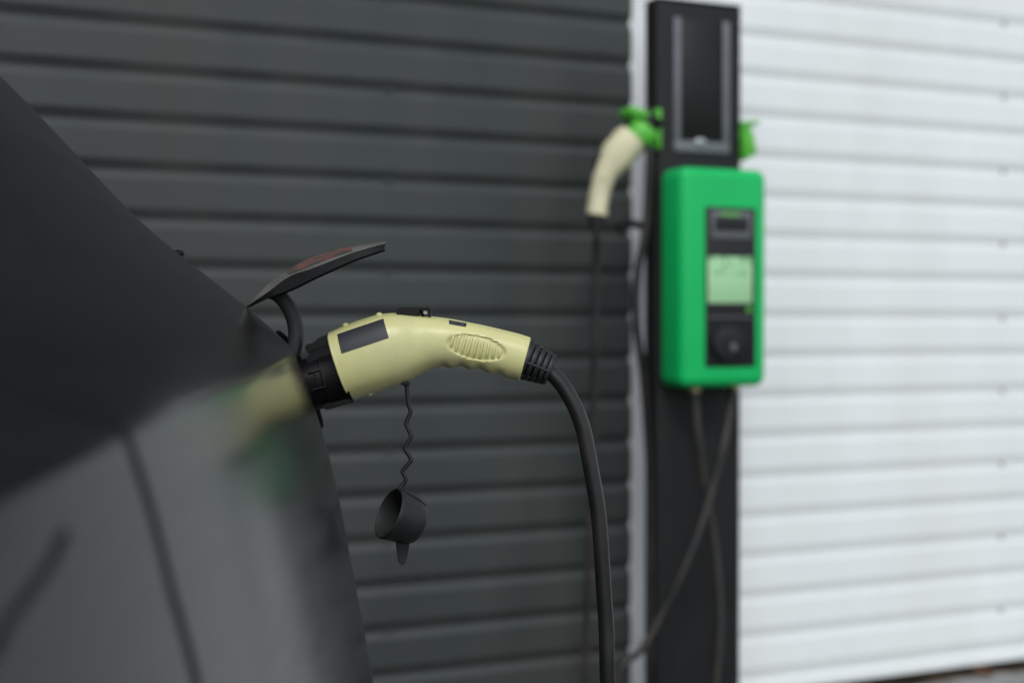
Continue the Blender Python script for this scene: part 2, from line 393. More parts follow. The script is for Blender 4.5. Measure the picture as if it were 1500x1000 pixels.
# plug holsters, lime green, one on each side of the post
def holster(side):
    """side -1: left face, +1: right face; local post coordinates"""
    if side < 0:
        c = Vector((0.0, 0.012, 1.297)); X = -1
    else:
        c = Vector((PW, 0.018, 1.285)); X = 1
    bm = bmesh.new()
    box_bm(bm, (-0.0045, -0.034, -0.044), (0.0045, 0.030, 0.040), 0.004, 2)      # plate on the post
    for v in bm.verts: v.co = Vector((c.x + X * 0.005 + v.co.x, c.y + v.co.y, c.z + v.co.z))
    h = link('plug_holster', bm_mesh('plug_holster', bm, M['green_holster'], True, 50), post)
    if side > 0:
        ax = Vector((0.30, -0.10, -0.95)).normalized(); o = c + Vector((0.012, 0, 0.020))
        bm = bmesh.new(); lathe_bm(bm, [(-0.004, 0.020), (0.010, 0.024), (0.046, 0.020), (0.056, 0.016), (0.0565, 0.012), (0.020, 0.011), (0.02, 0.0)], o, ax, 28, (True, False), side=(0, 1, 0))
        link('socket_cup', bm_mesh('socket_cup', bm, M['green_holster'], True, 40), h)
    return h
hl = holster(-1)
hr = holster(1)
# hinged lids, standing open
def lid(h, org, X, ang, ln, th):
    Mx = Matrix.Translation(org) @ Matrix.Rotation(ang, 4, 'Y')
    x0, x1 = (0, ln) if X > 0 else (-ln, 0)
    bm = bmesh.new(); box_bm(bm, (x0, -0.028, -th), (x1, 0.028, th), min(th * .8, 0.005), 2)
    box_bm(bm, (x0 + ln * .2, -0.020, -th * 1.9), (x1 - ln * .25, 0.020, -th * .98), 0.002, 1)
    for v in bm.verts: v.co = Mx @ v.co
    link('holster_lid', bm_mesh('holster_lid', bm, M['green_holster'], True, 50), h)
lid(hl, Vector((-0.016, 0.006, 1.316)), -1, R(14), 0.058, 0.009)
lid(hr, Vector((PW + 0.002, 0.018, 1.318)), 1, R(-10), 0.040, 0.004)

# ------------------------------------------------------------------ green charging box
BD = 0.0975
bs0, bs1 = 0.002, 0.209
bz0, bz1 = 0.765, 1.212
cbx = thing('charging_box', 'bright green wall box charger with a pale green screen on the black post', 'charger', pl(0, 0, 0), TH)
bm = bmesh.new(); box_bm(bm, (bs0, -BD, bz0), (bs1, -0.0015, bz1), 0.021, 6)
link('casing', bm_mesh('casing', bm, M['green_box'], True, 50), cbx)
def fpan(name, px0, py0, px1, py1, e0, e1, m, bev=0.001, parent=None):
    s0, zA = fit(px0, py0, e1); s1, zB = fit(px1, py1, e1)
    z1 = (fit(px0, py0, e1)[1] + fit(px1, py0, e1)[1]) / 2; z0 = (fit(px0, py1, e1)[1] + fit(px1, py1, e1)[1]) / 2
    return box(name, (s0, -e1, z0), (s1, -e0, z1), m, parent or cbx, bev, 2)
fpan('front_panel', 1034, 304, 1107, 537, BD - 0.002, BD + 0.0030, M['panel'], 0.0012)
fpan('card_reader', 1042, 309, 1101, 350, BD + 0.0025, BD + 0.0050, M['panel_grey'], 0.001)
fpan('reader_window', 1047, 318, 1096, 338, BD + 0.0045, BD + 0.0058, M['panel'], 0.0004)
fpan('reader_mark', 1056, 312, 1084, 316, BD + 0.0045, BD + 0.0056, M['green_holster'], 0.0003)
fpan('screen', 1037, 376, 1102, 444, BD + 0.0025, BD + 0.0042, M['lcd'], 0.0006)
fpan('seam_line', 1037, 463, 1104, 465, BD + 0.0026, BD + 0.0034, M['panel_grey'], 0.0)
fpan('indicator_light', 1094, 450, 1101, 457, BD + 0.0025, BD + 0.0042, M['green_holster'], 0.001)
ss, sz = fit(1066, 503, BD + 0.01)
bm = bmesh.new(); lathe_bm(bm, [(0.0, 0.038), (0.008, 0.037), (0.013, 0.034), (0.0145, 0.030), (0.0140, 0.012), (0.017, 0.010), (0.0175, 0.0)], (ss, -BD - 0.0028, sz), (0, -1, 0), 36, (False, False), side=(0, 0, 1))
link('socket_cover', bm_mesh('socket_cover', bm, M['panel'], True, 35), cbx)
s2, z2 = fit(1075, 508, BD + 0.02)
bm = bmesh.new(); lathe_bm(bm, [(0.0, 0.0075), (0.003, 0.007), (0.004, 0.0)], (s2, -BD - 0.0170, z2), (0, -1, 0), 16, (False, False), side=(0, 0, 1))
link('cover_button', bm_mesh('cover_button', bm, M['post_frame'], True, 35), cbx)
GL = []
for px in (1017, 1074):
    s3, z3 = fit(px, 570, 0.045)
    bm = bmesh.new(); lathe_bm(bm, [(0, 0.011), (0.006, 0.011), (0.007, 0.0125), (0.013, 0.0125), (0.0135, 0.008), (0.016, 0.008)], (s3, -0.045, bz0 + 0.002), (0, 0, -1), 12, (True, True), side=(1, 0, 0))
    link('cable_gland', bm_mesh('cable_gland', bm, M['brass'], True, 30), cbx)
    GL.append(pl(s3, 0.045, bz0 - 0.012))

# ------------------------------------------------------------------ charging connector (side profile measured from the photo)
YP = 1.36
ORG = at(520, 540, YP)
def q(px, py, y=0.0): return at(px, py, YP) - ORG + Vector((0, y, 0))      # plug-local point
UP = [(484, 487), (505, 477.5), (530, 468.5), (556, 461.5), (580, 459.5), (600, 461), (620, 463.2), (640, 465.5), (660, 468.2), (690, 474), (715, 479), (740, 485), (760, 490), (776, 495)]
LO = [(517.5, 584.5), (533, 579.3), (551, 573.5), (569, 567.5), (586, 562), (599, 556.2), (612, 549.5), (626, 542.5), (642, 537.5), (668, 536.5), (692, 538.5), (714, 543), (738, 549.5), (759, 556.5)]
HW = [31.5, 31.8, 31.5, 30.5, 29, 27.2, 25.4, 23.6, 22.2, 20.8, 20.2, 20, 20, 20]
def lerp_list(L, u):
    u = max(0, min(len(L) - 1.0001, u)); i = int(u); f = u - i
    def g_(k): return L[max(0, min(len(L) - 1, k))]
    a, b, c, d = g_(i - 1), g_(i), g_(i + 1), g_(i + 2)
    def cr(a, b, c, d): return 0.5 * (2 * b + (c - a) * f + (2 * a - 5 * b + 4 * c - d) * f * f + (3 * b - a - 3 * c + d) * f ** 3)
    return tuple(cr(*t) for t in zip(a, b, c, d)) if isinstance(L[0], tuple) else cr(a, b, c, d)
NEXP = 2.25
def in_oval(px, py):
    # pointed oval of the grip, slanting down to the right
    cx, cy = 698.5, 508.5; a = R(11.5)
    x = (px - cx) * math.cos(a) + (py - cy) * math.sin(a); y = -(px - cx) * math.sin(a) + (py - cy) * math.cos(a)
    return (abs(x) / 43.0) ** 1.9 + (abs(y) / 17.5) ** 1.9
def body_y(px, py):
    """half width of the shell at a profile pixel, metres"""
    lo, hi = 0.0, len(UP) - 1.0
    def side(u):
        A, B = lerp_list(UP, u), lerp_list(LO, u)
        return (B[0] - A[0]) * (py - A[1]) - (B[1] - A[1]) * (px - A[0])
    # sign is positive on the front side
    s_lo = side(lo)
    for _ in range(40):
        m_ = (lo + hi) / 2
        if side(m_) * s_lo > 0: lo = m_
        else: hi = m_
    u = (lo + hi) / 2; A, B = lerp_list(UP, u), lerp_list(LO, u)
    ln = math.hypot(B[0] - A[0], B[1] - A[1]); w = ((px - A[0]) * (B[0] - A[0]) + (py - A[1]) * (B[1] - A[1])) / ln ** 2
    z = max(-1, min(1, 1 - 2 * w)); hw = lerp_list(HW, u) * 0.001
    return hw * (1 - abs(z) ** NEXP) ** (1 / NEXP)
def make_body():
    bm = bmesh.new(); NS, NR = 170, 72; rows = []
    for i in range(NS + 1):
        u = (len(UP) - 1) * i / NS; A, B = lerp_list(UP, u), lerp_list(LO, u); hw = lerp_list(HW, u) * 0.001
        # finger waves on the underside of the grip
        if 640 < B[0] < 752:
            env = min(1, (B[0] - 640) / 10, (752 - B[0]) / 14)
            wv = math.sin((B[0] - 655) / 27.5 * 2 * math.pi) * 1.9 * env
        else: wv = 0
        row = []
        for k in range(NR):
            th = 2 * math.pi * k / NR; c, s = math.cos(th), math.sin(th)
            zt = math.copysign(abs(c) ** (2 / NEXP), c); yy = -math.copysign(abs(s) ** (2 / NEXP), s) * hw
            w = (1 - zt) / 2; px = A[0] + (B[0] - A[0]) * w; py = A[1] + (B[1] - A[1]) * w
            lipk = 1.3 if k in (0, NR // 2) else 0.0                        # parting-line flange of the two half shells
            py += -lipk if zt > 0 else lipk
            if zt < -0.7: py += wv * min(1, (-zt - 0.7) / 0.25)
            o = in_oval(px, py)
            if abs(s) > 0.25:
                t = max(0, min(1, (1.08 - o) / 0.17)); t = t * t * (3 - 2 * t)
                yy -= math.copysign(0.0022 * t, yy)
            row.append(q(px, py, yy))
        rows.append(row)
    # lip of the front flange and rolled rear edge
    def scaled(row, f, dx):
        c = sum(row, Vector()) / len(row); ax = (sum(rows[5], Vector()) - sum(rows[0], Vector())).normalized()
        if dx > 0.5: ax = (sum(rows[-1], Vector()) - sum(rows[-6], Vector())).normalized()
        return c, ax
    c0, a0 = scaled(rows[0], 1, 0); c1, a1 = scaled(rows[-1], 1, 1)
    front = [[c0 + (p - c0) * f - a0 * d for p in rows[0]] for f, d in ((0.90, 0.0012), (0.985, 0.0022), (1.008, 0.0012))]
    back = [[c1 + (p - c1) * f + a1 * d for p in rows[-1]] for f, d in ((0.985, 0.0008), (0.95, 0.0012), (0.80, 0.0012))]
    vs = grid_into(bm, front + rows + back, closed_v=True)
    bm.faces.new(vs[0]); bm.faces.new(list(reversed(vs[-1])))
    return bm_mesh('grip_shell', bm, M['cream'], True, 35)
BODY = make_body()

def conform_patch(name, quad, off, m, nu=16, nv=10, thick=0.0004):
    """thin printed label lying on the near side of the shell; quad in photo pixels"""
    bm = bmesh.new(); a, b, c, d = [Vector(p) for p in quad]; rows = []; rim = []
    for i in range(nu + 1):
        r = []
        for j in range(nv + 1):
            u, v = i / nu, j / nv; p = (a * (1 - u) + b * u) * (1 - v) + (d * (1 - u) + c * u) * v
            r.append(q(p.x, p.y, -(body_y(p.x, p.y) + off)))
        rows.append(r)
    vs = grid_into(bm, rows)
    me = bm_mesh(name, bm, m, True, 60)
    return me

plug = thing('charging_plug', 'cream coloured charging plug with its black cable plugged into the dark car', 'charging plug', ORG)
link('grip_shell', BODY, plug)
lab = conform_patch('label_plate', [(497.5, 489), (564, 466.5), (573.5, 494), (506, 516.5)], 0.0006, M['label_grey'])
link('label_plate', lab, plug)
# small dark sticker folded over the top edge, with pale specks
lab2 = conform_patch('top_sticker', [(658, 468.4), (684, 473.2), (683.4, 478.4), (659, 474.2)], 0.0007, M['label_grey'], 12, 8)
link('top_sticker', lab2, plug)
for (x, y) in ((662.5, 469.8), (664.2, 473.0), (667.0, 470.6), (675.2, 473.4), (678.5, 474.4)):
    bm = bmesh.new(); p = q(x, y, -(body_y(x, y) + 0.0011))
    box_bm(bm, p - Vector((0.0008, 0.0002, 0.0003)), p + Vector((0.0008, 0.0002, 0.0003)), 0.0)
    link('sticker_mark', bm_mesh('sticker_mark', bm, M['panel_grey'], False), plug)
# oval grip ribs
RT = [(230, 250), (275, 248), (320, 250), (362, 260), (403, 275), (443, 292), (485, 312), (525, 335), (565, 360)]
RB = [(205, 345), (240, 375), (283, 390), (325, 403), (370, 410), (415, 415), (462, 418), (510, 420), (555, 420)]
def make_ribs():
    out = []
    for t, b in zip(RT, RB):
        tp = (620 + t[0] / 5, 440 + t[1] / 5 + 0.6); bp = (620 + b[0] / 5, 440 + b[1] / 5 - 0.4)
        pts = []
        for k in range(7):
            f = k / 6; x, y = tp[0] + (bp[0] - tp[0]) * f, tp[1] + (bp[1] - tp[1]) * f
            dip = 0.0012 if k in (0, 6) else 0.0
            pts.append(q(x, y, -(body_y(x, y) - 0.0012 - dip)))
        bm = bmesh.new(); tube_bm(bm, pts, 0.00135, 8)
        out.append(bm_mesh('grip_rib', bm, M['cream'], True, 60))
    return out
RIBS = make_ribs()
for r_ in RIBS: link('grip_rib', r_, plug)
# screw bosses along the parting line
def boss_mesh(px, py, dx, dy, r=0.0034):
    bm = bmesh.new(); bmesh.ops.create_uvsphere(bm, u_segments=14, v_segments=8, radius=r)
    p = q(px, py)
    for v in bm.verts: v.co = Vector((v.co.x * 1.05, v.co.y * 1.6, v.co.z * 0.9)) + p
    return bm_mesh('shell_boss', bm, M['cream'], True, 60)
BOSS = [boss_mesh(506.5, 477.0, 0, 0), boss_mesh(555.5, 462.0, 0, 0), boss_mesh(541, 576.0, 0, 0, 0.003)]
for b_ in BOSS: link('shell_boss', b_, plug)
# black nose
axn = (q(504, 550) - q(446, 566)).normalized()
NC0 = (q(434, 534) + q(458, 598)) / 2; 
def make_nose():
    bm = bmesh.new(); c = (q(491.0, 512) + q(518, 586)) / 2; L = (c - NC0).dot(axn); o = c - axn * L
    rad = 0.0258
    lathe_bm(bm, [(-0.022, 0.0225), (-0.020, 0.0245), (0.0, 0.0248), (0.002, 0.0252), (L * .52, rad - .0002), (L * .54, rad + .0010), (L - 0.004, rad + 0.0012), (L - 0.002, rad + 0.0022), (L + 0.003, rad + 0.0022)], o, axn, 48, (True, True))
    return bm_mesh('nose', bm, M['black'], True, 30), o, L, rad
NOSE, no_, nL, nrad = make_nose()
link('nose', NOSE, plug)
def nose_recess():
    """small raised frame on the near side of the nose"""
    bm = bmesh.new(); up = Vector((0, 1, 0)).cross(axn).normalized()
    if up.z < 0: up = -up
    def sp(d, h, e): return no_ + axn * d + up * h + Vector((0, -1, 0)) * (math.sqrt(max(1e-9, nrad ** 2 - h * h)) + e)
    for (d0, h0, d1, h1) in ((0.016, -0.004, 0.016, 0.0105), (0.0225, -0.0052, 0.0225, 0.0102), (0.0095, 0.0108, 0.0232, 0.0108), (0.0095, -0.0056, 0.0232, -0.0056)):
        tube_bm(bm, [sp(d0 + (d1 - d0) * k / 5, h0 + (h1 - h0) * k / 5, 0.0008) for k in range(6)], 0.0007, 6)
    return bm_mesh('nose_catch', bm, M['black'], True, 50)
NCATCH = nose_recess(); link('nose_catch', NCATCH, plug)
# lower keel of the nose, upper latch
def poly_mesh(name, pts, y0, y1, m, bev=0.0008):
    bm = bmesh.new(); P = [q(*p) for p in pts]
    a = [bm.verts.new(p + Vector((0, y0, 0))) for p in P]; b = [bm.verts.new(p + Vector((0, y1, 0))) for p in P]
    bm.faces.new(a); bm.faces.new(list(reversed(b))); n = len(P)
    for i in range(n): bm.faces.new((a[i], b[i], b[(i + 1) % n], a[(i + 1) % n]))
    bmesh.ops.recalc_face_normals(bm, faces=bm.faces)
    if bev: bmesh.ops.bevel(bm, geom=list(bm.edges), offset=bev, segments=2, affect='EDGES')
    return bm_mesh(name, bm, m, True, 40)
KEEL = poly_mesh('nose_keel', [(474, 594.5), (482, 599), (517, 588), (515, 580), (476, 590)], -0.016, 0.016, M['black'])
link('nose_keel', KEEL, plug)
LATCH = poly_mesh('lock_latch', [(448.3, 505.5), (461, 501.5), (470, 493.5), (484.5, 488.3), (490.5, 506), (474, 509), (463, 513), (453, 518), (449.5, 511)], -0.011, 0.011, M['black'])
link('lock_latch', LATCH, plug)
LBASE = poly_mesh('latch_base', [(456, 517), (476, 508.5), (491, 507), (494, 522), (450, 535)], -0.015, 0.015, M['black'])
link('latch_base', LBASE, plug)
# release button on top
def make_button():
    bm = bmesh.new()
    P = [q(*p) for p in ((581, 460.5), (583.5, 450.5), (613, 450.3), (617, 452.5), (613.5, 460.5), (611, 463.2), (600, 462.4))]
    P2 = [q(*p) for p in ((611, 450.3), (630, 450.2), (632.6, 453.5), (631.4, 463.6), (627.8, 463.6), (628.2, 454.4), (614, 453.6))]
    for pp in (P, P2):
        a = [bm.verts.new(p + Vector((0, -0.0085, 0))) for p in pp]; b = [bm.verts.new(p + Vector((0, 0.0085, 0))) for p in pp]
        bm.faces.new(a); bm.faces.new(list(reversed(b))); n = len(pp)
        for i in range(n): bm.faces.new((a[i], b[i], b[(i + 1) % n], a[(i + 1) % n]))
    bmesh.ops.recalc_face_normals(bm, faces=bm.faces)
    bmesh.ops.bevel(bm, geom=list(bm.edges), offset=0.0006, segments=2, affect='EDGES')
    tube_bm(bm, [q(620.5, 463.6), q(614.5, 453)], 0.0014, 8, True, 0.0075)
    return bm_mesh('release_button', bm, M['black'], True, 40)
BUTTON = make_button(); link('release_button', BUTTON, plug)
bm = bmesh.new(); tube_bm(bm, [q(623.8, 457.4, -0.0062), q(623.8, 457.4, 0.0062)], 0.0020, 12)
PIN = bm_mesh('button_pin', bm, M['screw'], True, 40); link('button_pin', PIN, plug)
# ribbed strain relief
axc = (q(805.5, 541.5) - q(768, 526)).normalized()
CC = q(768, 526)
def collar_meshes():
    L = (q(805.5, 541.5) - CC).length; r0, r1 = 0.0196, 0.0150
    bm = bmesh.new(); lathe_bm(bm, [(-0.003, r0 - 0.004), (L - 0.001, r1 - 0.0035), (L, r1 - 0.006)], CC, axc, 36, (True, True)); core = bm_mesh('strain_relief', bm, M['black'], True, 40)
    rings = []
    for k in range(5):
        f = (0.06, 0.30, 0.53, 0.75, 0.95)[k]; r = r0 + (r1 - r0) * f; w = 0.0021 if k else 0.0028
        bm = bmesh.new(); d = L * f
        lathe_bm(bm, [(d - w, r - 0.0035), (d - w, r - .0003), (d - w + .0004, r), (d + w - .0004, r - .0001), (d + w, r - .0004), (d + w, r - 0.0035)], CC, axc, 36, (False, False))
        rings.append(bm_mesh('relief_ring', bm, M['cap_rubber'], True, 40))
    bars = []
    n = (Vector((0, 1, 0)) - axc * axc.y).normalized(); b = axc.cross(n)
    for k in range(4):
        th = R(-100 + 90 * k + 4); dr = n * math.cos(th) + b * math.sin(th); dr = n * math.cos(R(186 + 90 * k)) + b * math.sin(R(186 + 90 * k))
        bm = bmesh.new(); tube_bm(bm, [CC + axc * (L * f) + dr * (r0 + (r1 - r0) * f - 0.0013) for f in (0.03, 0.5, 0.97)], 0.0017, 8)
        bars.append(bm_mesh('relief_bar', bm, M['cap_rubber'], True, 40))
    return core, rings, bars
CORE, RINGS, BARS = collar_meshes()
link('strain_relief', CORE, plug)
for r_ in RINGS: link('relief_ring', r_, plug)
for b_ in BARS: link('relief_bar', b_, plug)
# cable: in the photo plane to the frame edge, then down to the paving and back to the box
CR = 0.0075
cl = [(798, 539), (808, 547), (821, 560.5), (834, 580), (844, 600), (851.5, 620), (857, 640), (867, 694), (876, 748), (880.5, 802), (885, 874), (888.5, 928), (890, 1000)]
cp = [q(*p) for p in cl]
tail = [(893, 1100, 1.37), (905, 1300, 1.40), (925, 1480, 1.46)]
cp += [at(*p) - ORG for p in tail]
gend = [Vector((0.20, 1.72, 0.006)), Vector((0.30, 2.1, 0.006)), Vector((0.25, 2.5, 0.006)), Vector((0.20, 2.72, 0.012))]
cp += [Vector((0.165, 1.50, 0.03)) - ORG] + [g_ - ORG for g_ in gend]
# the far end climbs past the post to the right gland of the box
up = [at(905, 990, 2.78), at(940, 950, 2.80), at(972, 893, 2.82), at(1002, 832, 2.83), at(1028, 765, 2.85), at(1047, 700, 2.87), at(1062, 640, 2.885)]
cp += [Vector((0.185, 2.74, 0.08)) - ORG, at(888, 1130, 2.76) - ORG] + [p - ORG for p in up] + [GL[1] - ORG + Vector((0, 0, 0.01))]
tube('cable', catmull(cp, 8), CR, M['rubber'], plug, 16)
# tether and cap
tz = [(594.5, 562.0), (596.5, 568), (598.4, 592), (602.5, 601.5), (594.6, 620.5), (603.4, 638), (592.6, 655.5), (603.4, 673), (589.2, 689.5), (595.6, 700), (590.5, 711)]
def zig(pts):
    out = []
    P = [Vector(p) for p in pts]
    for i, p in enumerate(P):
        if 0 < i < len(P) - 1:
            a = p + (P[i - 1] - p).normalized() * min(3.0, (P[i - 1] - p).length * .4); b = p + (P[i + 1] - p).normalized() * min(3.0, (P[i + 1] - p).length * .4)
            for k in range(5):
                t = k / 4; out.append(a * (1 - t) ** 2 + p * 2 * t * (1 - t) + b * t * t)
        else: out.append(p)
    return out
tube('tether_strap', [q(p[0], p[1], -0.001) for p in zig(tz)], 0.0022, M['cap_rubber'], plug, 10, flat=0.0030)
box('tether_mount', q(588.3, 564.0, -0.006), q(601.0, 559.6, 0.006), M['cap_rubber'], plug, 0.0008, 2)
# dust cap: a cup whose mouth looks left and towards the viewer
mouth = q(571.8, 749, -0.012)
cax = Vector((0.80, 0.42, -0.39)).normalized()
def cap_mesh():
    bm = bmesh.new(); r = 0.0247
    # outer wall, rolled rim, inner wall and floor
    lathe_bm(bm, [(0.0335, 0.0), (0.0335, 0.0120), (0.0330, 0.0165), (0.0314, 0.0188), (0.0285, 0.0205), (0.020, 0.0226), (0.004, r), (0.001, r + 0.0006), (-0.0008, r), (-0.0010, r - 0.0012), (0.002, r - 0.0022), (0.012, r - 0.0030), (0.026, r - 0.0045), (0.0285, r - 0.008), (0.0285, 0.0)], mouth, cax, 48)
    me = bm_mesh('dust_cap', bm, M['cap_rubber'], True, 30); return me
cap = link('dust_cap', cap_mesh(), plug)
bm = bmesh.new()     # raised seam along the top of the cup
sd = (Vector((0, 0, 1)) - cax * cax.z).normalized(); sd = (sd + Vector((0.0, -0.25, 0.0))).normalized(); sd = (sd - cax * sd.dot(cax)).normalized()
tube_bm(bm, [mouth + cax * d + sd * (r_ + 0.0006) for d, r_ in ((0.003, 0.0245), (0.012, 0.0237), (0.022, 0.0223), (0.031, 0.0193))], 0.0015, 8, True)
link('cap_seam', bm_mesh('cap_seam', bm, M['cap_rubber'], True, 50), cap)
TAB = poly_mesh('pull_tab', [(579.5, 786), (601.5, 786), (598.8, 806), (594.5, 824), (590, 825.5), (584.5, 824), (581.8, 806)], -0.0035 - 0.004, 0.0035 - 0.004, M['cap_rubber'], 0.0012)
link('pull_tab', TAB, cap)
tube('strap_eye', [q(590.5, 709, -0.001), q(587, 713, -0.003), q(583, 717, -0.006)], 0.0024, M['cap_rubber'], cap, 10, flat=0.0036)

# second connector parked in the left holster: same shell, turned round
spare = thing('parked_plug', 'second cream coloured plug hanging nose up in the green holster left of the post', 'charging plug')
M['old_cream'] = mat('weathered_cream_plastic', (0.62, 0.585, 0.385), 0.45, var=0.05, vscale=30, dirt=(0.42, 0.40, 0.27), dscale=16, damt=0.35)
BODY2 = BODY.copy(); BODY2.materials[0] = M['old_cream']
for nm, me in [('grip_shell', BODY2), ('nose', NOSE), ('strain_relief', CORE), ('lock_latch', LATCH), ('release_button', BUTTON)] + [('grip_rib', r_) for r_ in RIBS] + [('shell_boss', b_) for b_ in BOSS] + [('relief_ring', r_) for r_ in RINGS]:
    link(nm, me, spare)
spare.rotation_mode = 'QUATERNION'
PRZ = math.pi; PRY = R(-67)
Rm = Matrix.Rotation(R(4), 4, 'Z') @ Matrix.Rotation(PRY, 4, 'Y') @ Matrix.Rotation(math.pi, 4, 'Z')
spare.rotation_quaternion = Rm.to_quaternion()
shell_tail = Rm.to_3x3() @ q(768, 526); shell_head = Rm.to_3x3() @ q(500, 536)
want_head = at(927, 202, 2.935)
spare.location = want_head - shell_head
PM = (Matrix.Translation(P0) @ Matrix.Rotation(TH, 4, 'Z')).inverted()
na = Rm.to_3x3() @ axn; nb = spare.location + Rm.to_3x3() @ (no_ + axn * (nL - 0.002))
bm = bmesh.new()      # the cup that swallows the parked plug's nose
lathe_bm(bm, [(0.0, 0.0272), (0.0, 0.0318), (0.002, 0.0326), (0.020, 0.0332), (0.030, 0.031), (0.036, 0.024), (0.037, 0.0)], PM @ nb, PM.to_3x3() @ -na, 32, (False, False), side=(0, 1, 0))
link('socket_cup', bm_mesh('socket_cup', bm, M['green_holster'], True, 40), hl)
tail_w = spare.location + Rm.to_3x3() @ q(800, 539)
tdir = (Rm.to_3x3() @ axc).normalized()
pc = [tail_w - tdir * 0.012, tail_w + tdir * 0.03, at(873, 400, 2.95), at(871, 520, 2.95), at(868, 650, 2.96), at(863, 800, 2.97), at(859, 1000, 2.98), Vector((0.17, 2.93, 0.03)), Vector((0.22, 2.84, 0.008)), Vector((0.30, 2.75, 0.008)), Vector((0.42, 2.80, 0.03)), at(1046, 1050, 2.87), at(1054, 930, 2.90), at(1052, 850, 2.915), at(1044, 780, 2.925), at(1033, 715, 2.925), at(1024, 650, 2.92), GL[0] + Vector((0, 0, 0.01))]
inv = Rm.to_3x3().inverted()
tube('cable', catmull([inv @ (p - spare.location) for p in pc], 8), 0.0074, M['rubber'], spare, 12)

# loose loop of cable that hangs on the left side of the post
lp = [pl(-0.004, -0.03, 1.33), pl(-0.022, 0.004, 1.33), pl(-0.024, 0.012, 1.26), at(946, 330, 2.93), at(934, 400, 2.93), at(932, 470, 2.93), at(941, 540, 2.94), at(947, 610, 2.96), at(951, 690, 2.965), at(952, 780, 2.965), at(953, 900, 2.965), at(953, 980, 2.965), pl(-0.02, -0.03, 0.02)]
loop = thing('hanging_cable', 'thick black cable running down the left side of the post', 'cable', pl(-0.02, -0.03, 0.0))
tube('cable_run', [p - loop.location for p in catmull(lp, 8)], 0.0085, M['rubber'], loop, 12)
hk = Vector(at(924, 330, 2.94))
bm = bmesh.new(); tube_bm(bm, catmull([p - loop.location for p in (at(948, 334, 2.95), at(930, 328, 2.94), at(914, 326, 2.93), at(908, 334, 2.93), at(914, 343, 2.93))], 5), 0.008, 10)
link('cable_clip', bm_mesh('cable_clip', bm, M['black'], True, 50), loop)

# ------------------------------------------------------------------ the car
Y0 = 1.30
PROF = [(-0.80, 1.345), (-0.66, 1.285), (-0.5594, 1.2109), (-0.467, 1.124), (-0.4058, 1.0588), (-0.3438, 0.9922), (-0.3026, 0.9592), (-0.2434, 0.9137), (-0.2154, 0.8888), (-0.2005, 0.8747), (-0.1811, 0.8251), (-0.1624, 0.7625), (-0.1502, 0.6937), (-0.1378, 0.6309), (-0.1267, 0.5681), (-0.1156, 0.4989), (-0.110, 0.43), (-0.112, 0.36), (-0.125, 0.29), (-0.16, 0.23), (-0.24, 0.20)]
def dense(P, step=0.003):
    out = [Vector((P[0][0], P[0][1]))]
    for a, b in zip(P[:-1], P[1:]):
        a, b = Vector(a), Vector(b); n = max(1, int((b - a).length / step))
        out += [a + (b - a) * (k / n) for k in range(1, n + 1)]
    return out
dp = dense(PROF)
ci = min(range(len(dp)), key=lambda i: (dp[i] - Vector((-0.2005, 0.8747))).length)
pre = [Vector((0, 0))]
for p in dp: pre.append(pre[-1] + p)
sm = []
for i in range(len(dp)):
    w = max(1, min(16, int(abs(i - ci) * 0.6) + 1)); w = min(w, i, len(dp) - 1 - i)
    sm.append((pre[i + w + 1] - pre[i - w]) / (2 * w + 1))
# keep every row near the crease, thin out elsewhere
prof = [p for i, p in enumerate(sm) if abs(i - ci) < 14 or i % 3 == 0 or i == len(sm) - 1]
def car_pt(xp, zp, Y):
    k = 0.12 * max(0, Y0 - Y) * max(0, 0.8747 - zp)
    return Vector((xp - 0.158 * (Y - Y0) - 0.20 * (Y - Y0) ** 2 - k, Y, zp - 0.07 * (Y - Y0) ** 2))
def gap_y(zp): return 0.667 + 0.2 * max(0, 0.80 - zp) - 1.45 * max(0, zp - 0.877)
car = thing('parked_car', 'dark graphite car at the left edge with its charging flap standing open', 'car', (-1.2, 1.3, 0.0))
CO = Vector((-1.2, 1.3, 0))
def car_norm(i, Y):
    a = prof[max(0, i - 1)]; b = prof[min(len(prof) - 1, i + 1)]
    t1 = car_pt(b.x, b.y, Y) - car_pt(a.x, a.y, Y); t2 = car_pt(a.x, a.y, Y + .005) - car_pt(a.x, a.y, Y - .005)
    n = t1.cross(t2).normalized()
    return n if n.x > 0 or n.z > 0.5 else -n
def panel_mesh(name, ylist_f, roll_lo, roll_hi):
    bm = bmesh.new(); rows = []
    for i, p in enumerate(prof):
        Ys = ylist_f(p.y); r = []
        if roll_lo:
            n = car_norm(i, Ys[0]); b0 = car_pt(p.x, p.y, Ys[0]); r += [b0 - n * 0.016, b0 - n * 0.003, b0 - n * 0.0006 + Vector((0, .0004, 0))]
            Ys = [Ys[0] + 0.0012, Ys[0] + 0.0024, Ys[0] + 0.004] + Ys[1:]
        hi = Ys[-1]
        if roll_hi: Ys = Ys[:-1] + [hi - 0.004, hi - 0.0024, hi - 0.0012]
        r += [car_pt(p.x, p.y, y) for y in Ys]
        if roll_hi:
            n = car_norm(i, hi); b0 = car_pt(p.x, p.y, hi); r += [b0 - n * 0.0006 - Vector((0, .0004, 0)), b0 - n * 0.003, b0 - n * 0.016]
        rows.append([v - CO for v in r])
    grid_into(bm, rows)
    return bm_mesh(name, bm, M['paint'], True, 50)
GAP = 0.0064
def near_y(z):
    g0 = gap_y(z) - GAP / 2; return [0.30 + (g0 - 0.30) * k / 26 for k in range(27)]
def far_y(z):
    g0 = gap_y(z) + GAP / 2; return [g0 + (2.30 - g0) * (k / 70) for k in range(71)]
link('front_fender', panel_mesh('front_fender', near_y, False, True), car)
link('nose_panel', panel_mesh('nose_panel', far_y, True, False), car)
sl_ = []
